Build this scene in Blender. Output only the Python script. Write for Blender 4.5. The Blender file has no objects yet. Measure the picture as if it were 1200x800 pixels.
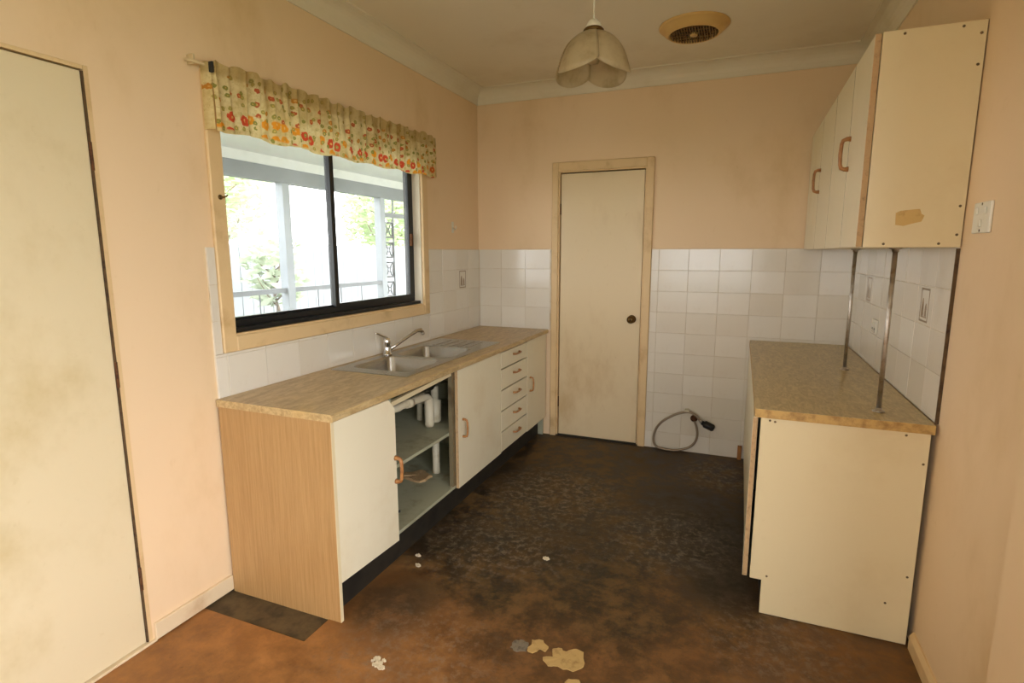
import bpy, bmesh, math, random
from mathutils import Vector, Matrix
random.seed(7)
SC = bpy.context.scene
COL = SC.collection

# ------------------------------------------------------------------ camera
cam_d = bpy.data.cameras.new('camera'); cam = bpy.data.objects.new('camera', cam_d); COL.objects.link(cam)
CAM = Vector((1.9843, -4.1273, 1.4593)); YAW, PITCH, ROLL, FPX = 0.3891, -0.1595, 0.0011, 650.4
_R = Matrix.Rotation(YAW, 3, 'Z') @ Matrix.Rotation(PITCH, 3, 'X') @ Matrix.Rotation(ROLL, 3, 'Y') @ Matrix.Rotation(math.pi/2, 3, 'X')
cam.matrix_world = Matrix.Translation(CAM) @ _R.to_4x4()
cam_d.sensor_width = 36.0; cam_d.lens = FPX*36.0/1200.0; cam_d.clip_start = 0.03
SC.camera = cam

# ------------------------------------------------------------------ light
world = bpy.data.worlds.new('world'); SC.world = world; world.use_nodes = True
bg = world.node_tree.nodes['Background']; bg.inputs[0].default_value = (0.97, 0.98, 1.0, 1); bg.inputs[1].default_value = 6.0
sun_d = bpy.data.lights.new('sun', 'SUN'); sun = bpy.data.objects.new('sun', sun_d); COL.objects.link(sun)
sun_d.energy = 5.0; sun_d.angle = math.radians(2); sun_d.color = (1.0, 0.95, 0.88)
sun.rotation_euler = Vector((0.42, 0.45, 0.80)).to_track_quat('Z', 'Y').to_euler()
def portal(name, loc, rot, sx, sy):
    l = bpy.data.lights.new(name, 'AREA'); l.shape = 'RECTANGLE'; l.size = sx; l.size_y = sy
    l.cycles.is_portal = True
    o = bpy.data.objects.new(name, l); COL.objects.link(o); o.location = loc; o.rotation_euler = rot
portal('window_portal', (-0.125, -1.63, 1.62), (0, -math.pi/2, 0), 1.0, 1.6)
portal('added_rear_window_portal', (1.40, -6.325, 1.475), (math.pi/2, 0, 0), 1.70, 1.55)
portal('added_side_window_portal', (2.783, -4.25, 1.25), (0, math.pi/2, 0), 2.0, 2.3)
vs = SC.view_settings
vs.view_transform = 'Standard'; vs.look = 'None'; vs.gamma = 1.0; vs.use_curve_mapping = False
vs.exposure = 0.52

# ------------------------------------------------------------------ dimensions (metres)
W = 2.658          # room width
CEIL = 2.69
CORN = 0.09
TT = 1.48          # top of tiles
BT = 0.86          # bench height
YB = -2.528        # end of the left bench
XF = 0.592         # front of the left doors
REAR = -6.2

# ------------------------------------------------------------------ materials
def S(r, g, b):
    f = lambda c: (c/255/12.92) if c/255 <= 0.04045 else ((c/255+0.055)/1.055)**2.4
    return (f(r), f(g), f(b), 1.0)
class NT:
    def __init__(s, name):
        s.m = bpy.data.materials.new(name); s.m.use_nodes = True; s.t = s.m.node_tree; s.n = s.t.nodes
        s.b = s.n['Principled BSDF']; s.out = s.n['Material Output']
        s.co = s.n.new('ShaderNodeTexCoord').outputs['Object']
    def link(s, a, b): s.t.links.new(a, b)
    def mapping(s, scale=(1, 1, 1), loc=(0, 0, 0), rot=(0, 0, 0)):
        n = s.n.new('ShaderNodeMapping'); n.inputs['Scale'].default_value = scale; n.inputs['Location'].default_value = loc
        n.inputs['Rotation'].default_value = rot
        s.link(s.co, n.inputs[0]); return n.outputs[0]
    def noise(s, scale, detail=4, rough=0.6, vec=None, dist=0.0):
        n = s.n.new('ShaderNodeTexNoise'); n.inputs['Scale'].default_value = scale; n.inputs['Detail'].default_value = detail
        n.inputs['Roughness'].default_value = rough; n.inputs['Distortion'].default_value = dist
        s.link(vec or s.co, n.inputs['Vector']); return n.outputs['Fac']
    def ramp(s, fac, lo, hi, a=0.0, b=1.0):
        n = s.n.new('ShaderNodeMapRange'); n.interpolation_type = 'SMOOTHSTEP'
        n.inputs['From Min'].default_value = lo; n.inputs['From Max'].default_value = hi
        n.inputs['To Min'].default_value = a; n.inputs['To Max'].default_value = b
        s.link(fac, n.inputs['Value']); return n.outputs[0]
    def mix(s, fac, a, b, mode='MIX'):
        n = s.n.new('ShaderNodeMix'); n.data_type = 'RGBA'; n.blend_type = mode
        for sock, v in ((n.inputs[0], fac), (n.inputs[6], a), (n.inputs[7], b)):
            if hasattr(v, 'is_linked'): s.link(v, sock)
            else: sock.default_value = v
        return n.outputs[2]
    def math(s, op, a, b=0.0, clamp=False):
        n = s.n.new('ShaderNodeMath'); n.operation = op; n.use_clamp = clamp
        for sock, v in ((n.inputs[0], a), (n.inputs[1], b)):
            if hasattr(v, 'is_linked'): s.link(v, sock)
            else: sock.default_value = v
        return n.outputs[0]
    def xyz(s):
        n = s.n.new('ShaderNodeSeparateXYZ'); s.link(s.co, n.inputs[0]); return n.outputs
    def near(s, p, r, soft=0.5):
        n = s.n.new('ShaderNodeVectorMath'); n.operation = 'DISTANCE'; s.link(s.co, n.inputs[0]); n.inputs[1].default_value = p
        return s.ramp(n.outputs['Value'], r*(1-soft), r*(1+soft), 1.0, 0.0)
    def bump(s, h, strength=0.2, dist=0.002):
        n = s.n.new('ShaderNodeBump'); n.inputs['Strength'].default_value = strength; n.inputs['Distance'].default_value = dist
        s.link(h, n.inputs['Height']); s.link(n.outputs[0], s.b.inputs['Normal'])
    def done(s, col, rough=0.5, metal=0.0, spec=None):
        for sock, v in ((s.b.inputs['Base Color'], col), (s.b.inputs['Roughness'], rough), (s.b.inputs['Metallic'], metal)):
            if hasattr(v, 'is_linked'): s.link(v, sock)
            else: sock.default_value = v
        if spec is not None: s.b.inputs['Specular IOR Level'].default_value = spec
        return s.m
M = {}
def paint(name, c, grime, rough=0.55, amt=0.5, scale=1.6, stretch=(1, 1, 1), bump=0.05, lo=0.48, hi=0.78):
    t = NT(name); v = t.mapping(stretch)
    f = t.math('MULTIPLY', t.ramp(t.noise(scale, 6, 0.65, v), lo, hi), amt)
    col = t.mix(f, c, grime)
    f2 = t.ramp(t.noise(scale*14, 3, 0.7, v), 0.62, 0.8, 0, amt*0.35)
    col = t.mix(f2, col, grime)
    if bump: t.bump(t.noise(160, 2), bump, 0.001)
    M[name] = t.done(col, rough); return M[name]
paint('wall_paint', S(237, 209, 171), S(208, 174, 116), 0.6, 0.55, 1.5, (1, 1, 0.6))
paint('ceiling_paint', S(238, 228, 206), S(190, 168, 130), 0.7, 0.4, 0.9)
paint('cornice_paint', S(232, 222, 200), S(206, 188, 150), 0.6, 0.4, 2.0)
paint('door_paint', S(228, 208, 170), S(190, 156, 104), 0.4, 0.65, 2.2, (1, 1, 0.5))
paint('left_door_paint', S(226, 210, 174), S(196, 174, 120), 0.4, 0.7, 2.0, (1, 1, 0.8))
paint('trim_paint', S(226, 196, 148), S(176, 134, 78), 0.45, 0.6, 5.0)
paint('skirting_paint', S(226, 206, 172), S(176, 136, 90), 0.5, 0.5, 5.0)
paint('cream_laminate', S(238, 228, 200), S(214, 194, 150), 0.32, 0.4, 2.5, bump=0)
paint('panel_cream', S(226, 210, 170), S(206, 184, 136), 0.35, 0.4, 2.0, bump=0)
paint('cabinet_inside', S(176, 176, 150), S(110, 92, 58), 0.6, 0.75, 5.0, bump=0)
paint('white_plastic', S(232, 228, 214), S(190, 176, 140), 0.35, 0.4, 14, bump=0)
paint('pvc', S(220, 210, 184), S(150, 120, 74), 0.4, 0.6, 12, bump=0)
paint('yellowed_plastic', S(222, 184, 116), S(196, 150, 80), 0.45, 0.5, 9, bump=0)
paint('grille_plastic', S(120, 88, 44), S(70, 46, 18), 0.6, 0.6, 20, bump=0)
paint('chipboard', S(188, 156, 114), S(126, 94, 60), 0.8, 0.7, 60, bump=0.3)
paint('patio_white', S(206, 210, 212), S(176, 180, 180), 0.6, 0.4, 2)
paint('patio_grey', S(104, 110, 114), S(76, 82, 84), 0.6, 0.4, 6)
paint('fence_paint', S(136, 142, 148), S(116, 124, 130), 0.6, 0.4, 3)
paint('concrete', S(112, 110, 106), S(88, 84, 78), 0.85, 0.6, 3, bump=0.3)
paint('grass', S(96, 106, 72), S(120, 112, 82), 0.9, 0.7, 4, bump=0.4)
paint('tape', S(206, 172, 104), S(160, 120, 60), 0.4, 0.6, 40, bump=0.1)
paint('scrap_paper', S(184, 152, 94), S(120, 84, 40), 0.8, 0.7, 30, bump=0.3)
paint('scrap_grey', S(120, 108, 90), S(60, 48, 34), 0.8, 0.8, 40, bump=0.3)
paint('crumb', S(214, 200, 170), S(150, 126, 90), 0.8, 0.6, 40, bump=0.3)
paint('timber', S(176, 116, 58), S(110, 66, 28), 0.7, 0.7, 14, (6, 6, 0.6))
paint('bark', S(120, 104, 86), S(70, 58, 44), 0.9, 0.7, 20)
paint('subfloor', S(96, 78, 48), S(46, 36, 20), 0.75, 0.9, 9, (1, 1, 1), 0.3, 0.35, 0.7)
def simple(name, c, rough, metal=0.0, var=None, scale=20):
    t = NT(name); v = var or tuple(x*0.7 for x in c[:3])+(1,)
    M[name] = t.done(t.mix(t.ramp(t.noise(scale, 3), 0.4, 0.75), c, v), rough, metal); return M[name]
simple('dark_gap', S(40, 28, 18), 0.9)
simple('kick_black', S(40, 34, 24), 0.7, var=S(22, 18, 12), scale=8)
simple('rust_gap_shade', S(92, 70, 44), 0.9, 0.0, S(60, 40, 24), 30)  # dark rust brown, also paints in the shade of narrow gaps
simple('rust', S(104, 66, 36), 0.8, 0.2, S(60, 32, 16), 60)
simple('handle_bronze', S(176, 122, 70), 0.38, 0.0, S(136, 84, 42), 40)
simple('stile_dark', S(120, 108, 80), 0.7, 0.0, S(84, 70, 46), 9)
simple('brass_dark', S(120, 92, 50), 0.35, 0.8)
simple('chrome', (0.75, 0.74, 0.72, 1), 0.12, 1.0, (0.62, 0.6, 0.56, 1))
simple('old_chrome', (0.52, 0.49, 0.44, 1), 0.42, 1.0, (0.34, 0.27, 0.2, 1), 30)
simple('black_alu', S(30, 32, 34), 0.35, 0.3)
simple('black_rubber', S(24, 24, 22), 0.5)
simple('screw', S(110, 92, 66), 0.5, 0.4)
simple('grout', S(222, 212, 194), 0.85, 0.0, S(196, 176, 142), 9)
simple('print_brown', S(150, 128, 102), 0.4)
simple('iron_white', S(96, 102, 106), 0.5)
simple('motif_iron', S(56, 60, 62), 0.5)
paint('post_paint', S(132, 140, 146), S(110, 116, 120), 0.5, 0.4, 6)
simple('curtain_rail', S(214, 192, 150), 0.5)
# glazed tile : slightly different tone on every tile
t = NT('glazed_tile'); oi = t.n.new('ShaderNodeObjectInfo')
c = t.mix(oi.outputs['Random'], S(232, 226, 214), S(222, 214, 198))
c = t.mix(t.ramp(t.noise(9, 4), 0.55, 0.8, 0, 0.25), c, S(200, 182, 150))
t.bump(t.noise(14, 2), 0.08, 0.004); M['tile'] = t.done(c, 0.16)
# bench laminate
t = NT('bench_laminate'); v = t.mapping((5, 1.2, 5))
c = t.mix(t.ramp(t.noise(9, 6, 0.7, v, 0.6), 0.35, 0.68), S(176, 148, 102), S(208, 182, 134))
c = t.mix(t.ramp(t.noise(60, 3, 0.7), 0.55, 0.7, 0, 0.5), c, S(150, 118, 74))
c = t.mix(t.ramp(t.noise(3, 5, 0.6), 0.55, 0.75, 0, 0.5), c, S(214, 180, 116))
M['bench'] = t.done(c, 0.36)
t = NT('bench_laminate_olive'); v = t.mapping((6, 1.6, 6), rot=(0, 0, 0.6))
c = t.mix(t.ramp(t.noise(8, 6, 0.7, v, 1.2), 0.35, 0.68), S(178, 156, 106), S(210, 188, 134))
c = t.mix(t.ramp(t.noise(40, 3, 0.7), 0.55, 0.7, 0, 0.4), c, S(150, 124, 80))
M['bench_olive'] = t.done(c, 0.34)
t = NT('bench_edge'); c = t.mix(t.ramp(t.noise(24, 4, 0.7), 0.4, 0.7), S(198, 160, 92), S(156, 118, 62)); M['bench_edge'] = t.done(c, 0.5)
# wood-grain laminate (vertical grain)
t = NT('woodgrain_laminate'); v = t.mapping((42, 42, 1.1))
c = t.mix(t.ramp(t.noise(3.0, 6, 0.75, v, 0.3), 0.3, 0.7), S(168, 130, 82), S(188, 150, 100))
c = t.mix(t.ramp(t.noise(9, 3, 0.8, v), 0.5, 0.8, 0, 0.5), c, S(150, 112, 66))
M['woodgrain'] = t.done(c, 0.42)
# brushed steel
t = NT('brushed_steel'); v = t.mapping((120, 3, 20))
c = t.mix(t.ramp(t.noise(4, 4, 0.7, v), 0.3, 0.7), (0.36, 0.34, 0.30, 1), (0.44, 0.42, 0.37, 1))
M['steel'] = t.done(c, 0.27, 1.0)
# braided hose
t = NT('braided_hose'); w = t.n.new('ShaderNodeTexWave'); w.inputs['Scale'].default_value = 90; t.link(t.co, w.inputs['Vector'])
M['hose'] = t.done(t.mix(w.outputs['Fac'], S(120, 104, 84), S(176, 160, 138)), 0.4, 0.4)
# floor hardboard : worn, stained, patchy
t = NT('floor_hardboard'); X = t.xyz()
n1 = t.noise(2.2, 8, 0.68, None, 0.1); n2 = t.noise(8, 10, 0.72, None, 0.1); n3 = t.noise(26, 6, 0.75); n4 = t.noise(90, 3, 0.7)
dark = t.mix(t.ramp(n2, 0.40, 0.62), S(44, 34, 19), S(104, 79, 44))
rust = t.mix(t.ramp(n2, 0.35, 0.65), S(84, 56, 28), S(126, 86, 45))
edge = t.math('ADD', t.math('MULTIPLY', t.math('ADD', X[1], 2.05), -1.5), t.math('MULTIPLY', t.math('SUBTRACT', n1, 0.5), 2.6))
c = t.mix(t.ramp(edge, -0.35, 0.75), dark, rust)
brt = t.math('MULTIPLY', t.near((0.35, -2.95, 0), 0.75, 0.5), t.ramp(n1, 0.25, 0.6, 0.4, 1.0))
c = t.mix(brt, c, t.mix(t.ramp(n2, 0.35, 0.7), S(142, 94, 48), S(176, 122, 66)))
rb = t.math('MULTIPLY', t.near((2.35, -2.25, 0), 0.6, 0.6), t.ramp(n1, 0.3, 0.6, 0.3, 1.0))
c = t.mix(rb, c, t.mix(t.ramp(n2, 0.35, 0.7), S(94, 63, 32), S(130, 90, 46)))
for p, r, a in (((1.98, -1.35, 0), 0.32, 0.95), ((1.78, -0.95, 0), 0.34, 0.75), ((0.66, -1.75, 0), 0.22, 0.7), ((0.72, -0.9, 0), 0.25, 0.6), ((1.2, -1.55, 0), 0.35, 0.45), ((0.7, -2.35, 0), 0.2, 0.8), ((1.5, -0.25, 0), 0.3, 0.5), ((2.0, -1.72, 0), 0.16, 0.9)):
    f = t.math('MULTIPLY', t.math('MULTIPLY', t.near(p, r, 0.55), t.ramp(n2, 0.3, 0.58)), a)
    c = t.mix(f, c, S(38, 32, 20))
for p, r, a in (((0.98, -1.08, 0), 0.36, 0.95), ((1.98, -0.38, 0), 0.26, 0.8), ((0.85, -1.75, 0), 0.3, 0.6), ((1.72, -1.35, 0), 0.3, 0.7), ((1.2, -1.7, 0), 0.25, 0.3), ((2.2, -2.0, 0), 0.25, 0.5), ((0.95, -2.6, 0), 0.3, 0.45)):
    f = t.math('MULTIPLY', t.math('MULTIPLY', t.near(p, r, 0.6), t.ramp(n3, 0.46, 0.68)), a)
    c = t.mix(f, c, S(140, 124, 104))
c = t.mix(t.ramp(n4, 0.66, 0.78, 0, 0.5), c, S(128, 104, 74))
c = t.mix(t.ramp(n3, 0.60, 0.72, 0, 0.5), c, S(34, 24, 12))
t.bump(t.math('ADD', n3, t.math('MULTIPLY', n4, 0.5)), 0.35, 0.003)
M['floor'] = t.done(c, t.ramp(n2, 0.3, 0.7, 0.42, 0.7))
# valance print : cream gathered cotton with flowers, larger ones along the hem
t = NT('floral_cotton'); X = t.xyz()
v = t.mapping((0.01, 1, 1)); n = t.noise(7, 5, 0.7, v)
c = t.mix(t.ramp(n, 0.35, 0.7), S(238, 222, 170), S(218, 192, 130))
cmb = t.n.new('ShaderNodeCombineXYZ'); t.link(X[1], cmb.inputs[0]); t.link(X[2], cmb.inputs[1])
def flowers(scale, thr, colA, colB, zlo, zhi, base, keep_lo, rnd, shift=0.0):
    mp = t.n.new('ShaderNodeMapping'); mp.inputs['Location'].default_value = (0, shift, 0); t.link(cmb.outputs[0], mp.inputs[0])
    vo = t.n.new('ShaderNodeTexVoronoi'); vo.voronoi_dimensions = '2D'; vo.inputs['Scale'].default_value = scale; vo.inputs['Randomness'].default_value = rnd
    t.link(mp.outputs[0], vo.inputs['Vector'])
    wob = t.math('ADD', vo.outputs['Distance'], t.math('MULTIPLY', t.math('SUBTRACT', t.noise(70, 2), 0.5), 0.35))
    spot = t.ramp(wob, thr*0.8, thr, 1.0, 0.0)
    sep = t.n.new('ShaderNodeSeparateColor'); t.link(vo.outputs['Color'], sep.inputs[0])
    keep = t.ramp(sep.outputs[0], keep_lo, keep_lo+0.02)
    band = t.math('MULTIPLY', t.ramp(X[2], zlo-0.01, zlo), t.ramp(X[2], zhi, zhi+0.01, 1, 0))
    f = t.math('MULTIPLY', t.math('MULTIPLY', spot, keep), band)
    core = t.ramp(wob, thr*0.12, thr*0.3, 0.8, 0.0)
    col = t.mix(t.ramp(sep.outputs[1], 0.45, 0.5), colA, colB)
    col = t.mix(core, col, S(240, 200, 120))
    return t.mix(f, base, col)
c = t.mix(t.ramp(t.noise(45, 4, 0.75), 0.45, 0.7, 0, 0.55), c, S(190, 164, 92))
c = flowers(17, 0.40, S(214, 84, 52), S(234, 156, 48), 0.018, 0.088, c, 0.12, 0.55, 0.008)
c = flowers(22, 0.26, S(196, 100, 60), S(206, 140, 60), 0.095, 0.215, c, 0.45, 0.9)
c = flowers(31, 0.30, S(150, 146, 74), S(176, 160, 84), 0.0, 0.25, c, 0.55, 1.0)
g = t.noise(30, 4, 0.7, v); c = t.mix(t.ramp(g, 0.6, 0.7, 0, 0.6), c, S(166, 150, 82))
c = t.mix(t.ramp(X[2], 0.20, 0.225, 0, 0.45), c, S(166, 134, 74))
t.b.inputs['Transmission Weight'].default_value = 0
tr = t.n.new('ShaderNodeBsdfTranslucent'); ms = t.n.new('ShaderNodeMixShader'); ms.inputs[0].default_value = 0.35
t.done(c, 0.85, 0, 0.1); t.link(c, tr.inputs[0]); t.link(t.b.outputs[0], ms.inputs[1]); t.link(tr.outputs[0], ms.inputs[2]); t.link(ms.outputs[0], t.out.inputs[0])
M['floral'] = t.m
# frosted lamp glass
t = NT('frosted_glass'); c = t.mix(t.ramp(t.noise(12, 4), 0.4, 0.7), S(216, 200, 164), S(190, 170, 128))
tr = t.n.new('ShaderNodeBsdfTranslucent'); ms = t.n.new('ShaderNodeMixShader'); ms.inputs[0].default_value = 0.45
t.done(c, 0.3); t.link(c, tr.inputs[0]); t.link(t.b.outputs[0], ms.inputs[1]); t.link(tr.outputs[0], ms.inputs[2]); t.link(ms.outputs[0], t.out.inputs[0])
M['frosted'] = t.m
# grimy window glass
t = NT('window_glass'); tp = t.n.new('ShaderNodeBsdfTransparent'); gl = t.n.new('ShaderNodeBsdfGlossy'); gl.inputs['Roughness'].default_value = 0.02
lw = t.n.new('ShaderNodeLayerWeight'); lw.inputs[0].default_value = 0.5
rf = t.math('ADD', t.math('MULTIPLY', t.math('POWER', lw.outputs['Facing'], 5.0), 0.5), 0.03)
m1 = t.n.new('ShaderNodeMixShader')
t.link(rf, m1.inputs[0]); t.link(tp.outputs[0], m1.inputs[1]); t.link(gl.outputs[0], m1.inputs[2])
df = t.n.new('ShaderNodeBsdfTranslucent'); df.inputs[0].default_value = (0.9, 0.92, 0.95, 1); m2 = t.n.new('ShaderNodeMixShader')
t.link(t.ramp(t.noise(5, 6, 0.7), 0.3, 0.8, 0.03, 0.09), m2.inputs[0]); t.link(m1.outputs[0], m2.inputs[1]); t.link(df.outputs[0], m2.inputs[2])
t.link(m2.outputs[0], t.out.inputs[0]); M['glass'] = t.m
# foliage
for nm, a, b in (('leaf_green', S(170, 192, 146), S(204, 216, 174)), ('leaf_dark', S(150, 164, 140), S(186, 196, 170))):
    t = NT(nm); c = t.mix(t.noise(3, 2), a, b)
    tr = t.n.new('ShaderNodeBsdfTranslucent'); ms = t.n.new('ShaderNodeMixShader'); ms.inputs[0].default_value = 0.4
    t.done(c, 0.6); t.link(c, tr.inputs[0]); t.link(t.b.outputs[0], ms.inputs[1]); t.link(tr.outputs[0], ms.inputs[2]); t.link(ms.outputs[0], t.out.inputs[0]); M[nm] = t.m

# ------------------------------------------------------------------ geometry helpers (world coordinates in, parent-relative out)
class MB:
    def __init__(s): s.bm = bmesh.new(); s.smooth = False
    def box(s, x0, x1, y0, y1, z0, z1, bev=0.0, seg=1, mat=None):
        r = bmesh.ops.create_cube(s.bm, size=1.0); vs_ = r['verts']
        for v in vs_: v.co = Vector((x0+(v.co.x+.5)*(x1-x0), y0+(v.co.y+.5)*(y1-y0), z0+(v.co.z+.5)*(z1-z0)))
        if mat is not None:
            for v in vs_: v.co = mat @ v.co
        if bev > 0:
            es = list({e for v in vs_ for e in v.link_edges})
            bmesh.ops.bevel(s.bm, geom=es, offset=bev, segments=seg, affect='EDGES', profile=0.5)
        return s
    def prism(s, pts, d, bev=0.0):
        """closed polygon of 3-D points extruded along vector d"""
        d = Vector(d); a = [s.bm.verts.new(p) for p in pts]; b = [s.bm.verts.new(Vector(p)+d) for p in pts]
        fs = [s.bm.faces.new(a), s.bm.faces.new(b[::-1])]
        n = len(pts)
        for i in range(n): fs.append(s.bm.faces.new((a[(i+1) % n], a[i], b[i], b[(i+1) % n])))
        bmesh.ops.recalc_face_normals(s.bm, faces=fs)
        if bev > 0:
            es = list({e for f in fs for e in f.edges}); bmesh.ops.bevel(s.bm, geom=es, offset=bev, segments=1, affect='EDGES')
        return s
    def tube(s, pts, r, seg=10, cap=True):
        pts = [Vector(p) for p in pts]; rs = r if isinstance(r, (list, tuple)) else [r]*len(pts)
        rings = []; up = None
        for i, p in enumerate(pts):
            d = (pts[min(i+1, len(pts)-1)]-pts[max(i-1, 0)]).normalized()
            if up is None: up = d.orthogonal().normalized()
            up = (up-d*up.dot(d)).normalized(); q = d.cross(up)
            rings.append([s.bm.verts.new(p+(up*math.cos(a)+q*math.sin(a))*rs[i]) for a in [2*math.pi*k/seg for k in range(seg)]])
        for a, b in zip(rings, rings[1:]):
            for k in range(seg): f = s.bm.faces.new((a[k], a[(k+1) % seg], b[(k+1) % seg], b[k])); f.smooth = True
        if cap: s.bm.faces.new(rings[0][::-1]); s.bm.faces.new(rings[-1])
        return s
    def lathe(s, prof, c, axis='Z', seg=32):
        """prof: (radius, height) pairs; axis the direction of height"""
        c = Vector(c); rings = []
        ax = Vector({'Z': (0, 0, 1), '-Y': (0, -1, 0), 'X': (1, 0, 0), '-X': (-1, 0, 0)}[axis]); u = ax.orthogonal().normalized(); w = ax.cross(u)
        for r, h in prof:
            if r < 1e-6: rings.append([s.bm.verts.new(c+ax*h)])
            else: rings.append([s.bm.verts.new(c+ax*h+(u*math.cos(2*math.pi*k/seg)+w*math.sin(2*math.pi*k/seg))*r) for k in range(seg)])
        for a, b in zip(rings, rings[1:]):
            for k in range(seg):
                k2 = (k+1) % seg
                if len(a) == 1 and len(b) == 1: continue
                if len(a) == 1: f = s.bm.faces.new((a[0], b[k2], b[k]))
                elif len(b) == 1: f = s.bm.faces.new((a[k], a[k2], b[0]))
                else: f = s.bm.faces.new((a[k], a[k2], b[k2], b[k]))
                f.smooth = True
        return s
    def quad(s, a, b, c, d, smooth=False):
        f = s.bm.faces.new([s.bm.verts.new(p) for p in (a, b, c, d)]); f.smooth = smooth; return s
    def mesh(s, name, mat, org=(0, 0, 0)):
        bmesh.ops.translate(s.bm, verts=s.bm.verts, vec=-Vector(org))
        bmesh.ops.recalc_face_normals(s.bm, faces=s.bm.faces)
        me = bpy.data.meshes.new(name); s.bm.to_mesh(me); s.bm.free(); me.materials.append(M[mat]); return me
ORG = {}
def obj(name, mb, mat, parent=None, org=None):
    o_ = ORG[parent.name] if parent is not None else Vector(org or (0, 0, 0))
    o = bpy.data.objects.new(name, mb.mesh(name, mat, o_)); COL.objects.link(o)
    if parent is not None: o.parent = parent
    else: o.location = o_
    ORG[o.name] = Vector(o_); return o
def tag(o, label, cat, group=None, kind=None):
    if label: o['label'] = label
    if cat: o['category'] = cat
    if group: o['group'] = group
    if kind: o['kind'] = kind
    return o
def thing(name, label, cat, loc, group=None):
    o = bpy.data.objects.new(name, None); COL.objects.link(o); o.location = loc; o.empty_display_size = 0.05; ORG[o.name] = Vector(loc)
    return tag(o, label, cat, group)
def struct(name, mb, mat, parent=None):
    o = obj(name, mb, mat, parent)
    if parent is None: o['kind'] = 'structure'
    return o
B = lambda *a, **k: MB().box(*a, **k)

# ------------------------------------------------------------------ room shell
T = 0.12
# floor : hardboard sheets with one piece torn out at the end of the bench
HX, HY0, HY1 = 0.53, -2.668, -2.30
floor = struct('floor', B(-T, W+T, REAR-T, T, -0.06, -0.005), 'subfloor')
SEAM = -1.492; G = 0.0015
for x0, x1, y0, y1 in ((-T, W+T, REAR-T, HY0), (HX, W+T, HY0, SEAM-G), (-T, HX, HY1, SEAM-G), (-T, W+T, SEAM+G, T)):
    obj('hardboard_sheet', B(x0, x1, y0, y1, -0.0049, 0), 'floor', floor)
struct('ceiling', B(-T, W+T, REAR-T, T, CEIL, CEIL+0.1), 'ceiling_paint')
# left wall with the door and window openings
DY0, DY1, DZ = -3.73, -2.885, 2.05
WY0, WY1, WZ0, WZ1 = -2.415, -0.875, 1.105, 2.10
wl = MB()
wl.box(-T, 0, REAR, DY0, 0, CEIL).box(-T, 0, DY0, DY1, DZ, CEIL).box(-T, 0, DY1, WY0, 0, CEIL)
wl.box(-T, 0, WY0, WY1, 0, WZ0).box(-T, 0, WY0, WY1, WZ1, CEIL).box(-T, 0, WY1, 0, 0, CEIL)
wall_left = struct('wall_left', wl, 'wall_paint')
# back wall with the door opening
BX0, BX1, BZ = 0.672, 1.332, 2.06
wb = MB().box(-T, BX0, 0, T, 0, CEIL).box(BX0, BX1, 0, T, BZ, CEIL).box(BX1, W+T, 0, T, 0, CEIL)
wall_back = struct('wall_back', wb, 'wall_paint')
wall_right = struct('wall_right', MB().box(W, W+T, REAR, -5.4, 0, CEIL).box(W, W+T, -3.1, 0, 0, CEIL).box(W, W+T, -5.4, -3.1, 0, 0.25).box(W, W+T, -5.4, -3.1, 2.25, CEIL).box(W-0.05, W, -2.95, -2.545, 0, CEIL), 'wall_paint')
RX0, RX1, RZ0, RZ1 = 0.55, 2.25, 0.70, 2.25
wr = MB().box(-T, RX0, REAR-T, REAR, 0, CEIL).box(RX1, W+T, REAR-T, REAR, 0, CEIL).box(RX0, RX1, REAR-T, REAR, 0, RZ0).box(RX0, RX1, REAR-T, REAR, RZ1, CEIL)
struct('wall_rear', wr, 'wall_paint')
# cornices : coved profile
def cove(n=6):
    pts = [(0.0, -CORN-0.012), (0.008, -CORN-0.012), (0.008, -CORN)]
    for k in range(n+1):
        a = math.pi/2*k/n; pts.append((0.008+(CORN-0.008)*(1-math.cos(a)), -CORN+(CORN-0.008)*math.sin(a)))
    pts += [(CORN+0.012, -0.008), (CORN+0.012, 0.0), (0, 0)]
    return pts
cv = cove()
struct('trim_1', MB().prism([(u, REAR, CEIL+v) for u, v in cv], (0, -REAR, 0)), 'cornice_paint')
struct('trim_2', MB().prism([(0, -u, CEIL+v) for u, v in cv], (W, 0, 0)), 'cornice_paint')
struct('trim_3', MB().prism([(W-u, REAR, CEIL+v) for u, v in cv], (0, -REAR, 0)), 'cornice_paint')
# skirtings
struct('baseboard_left', MB().box(0, 0.014, -2.878, YB, 0.006, 0.072, 0.002), 'skirting_paint')
struct('baseboard_right', MB().prism([(W, -2.545, 0), (W-0.016, -2.545, 0), (W-0.016, -2.545, 0.05), (W-0.006, -2.545, 0.068), (W, -2.545, 0.068)], (0, 0.70, 0)), 'trim_paint')

# rear window (behind the photographer) : unseen, added to let in daylight from behind
win2 = struct('added_rear_window', MB().box(RX0, RX1, REAR-0.09, REAR-0.03, RZ0, RZ0+0.05).box(RX0, RX1, REAR-0.09, REAR-0.03, RZ1-0.05, RZ1).box(RX0, RX0+0.05, REAR-0.09, REAR-0.03, RZ0, RZ1).box(RX1-0.05, RX1, REAR-0.09, REAR-0.03, RZ0, RZ1).box(1.53, 1.58, REAR-0.09, REAR-0.03, RZ0, RZ1), 'black_alu')
obj('glass_pane', B(RX0+0.04, RX1-0.04, REAR-0.062, REAR-0.058, RZ0+0.04, RZ1-0.04), 'glass', win2)

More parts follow.
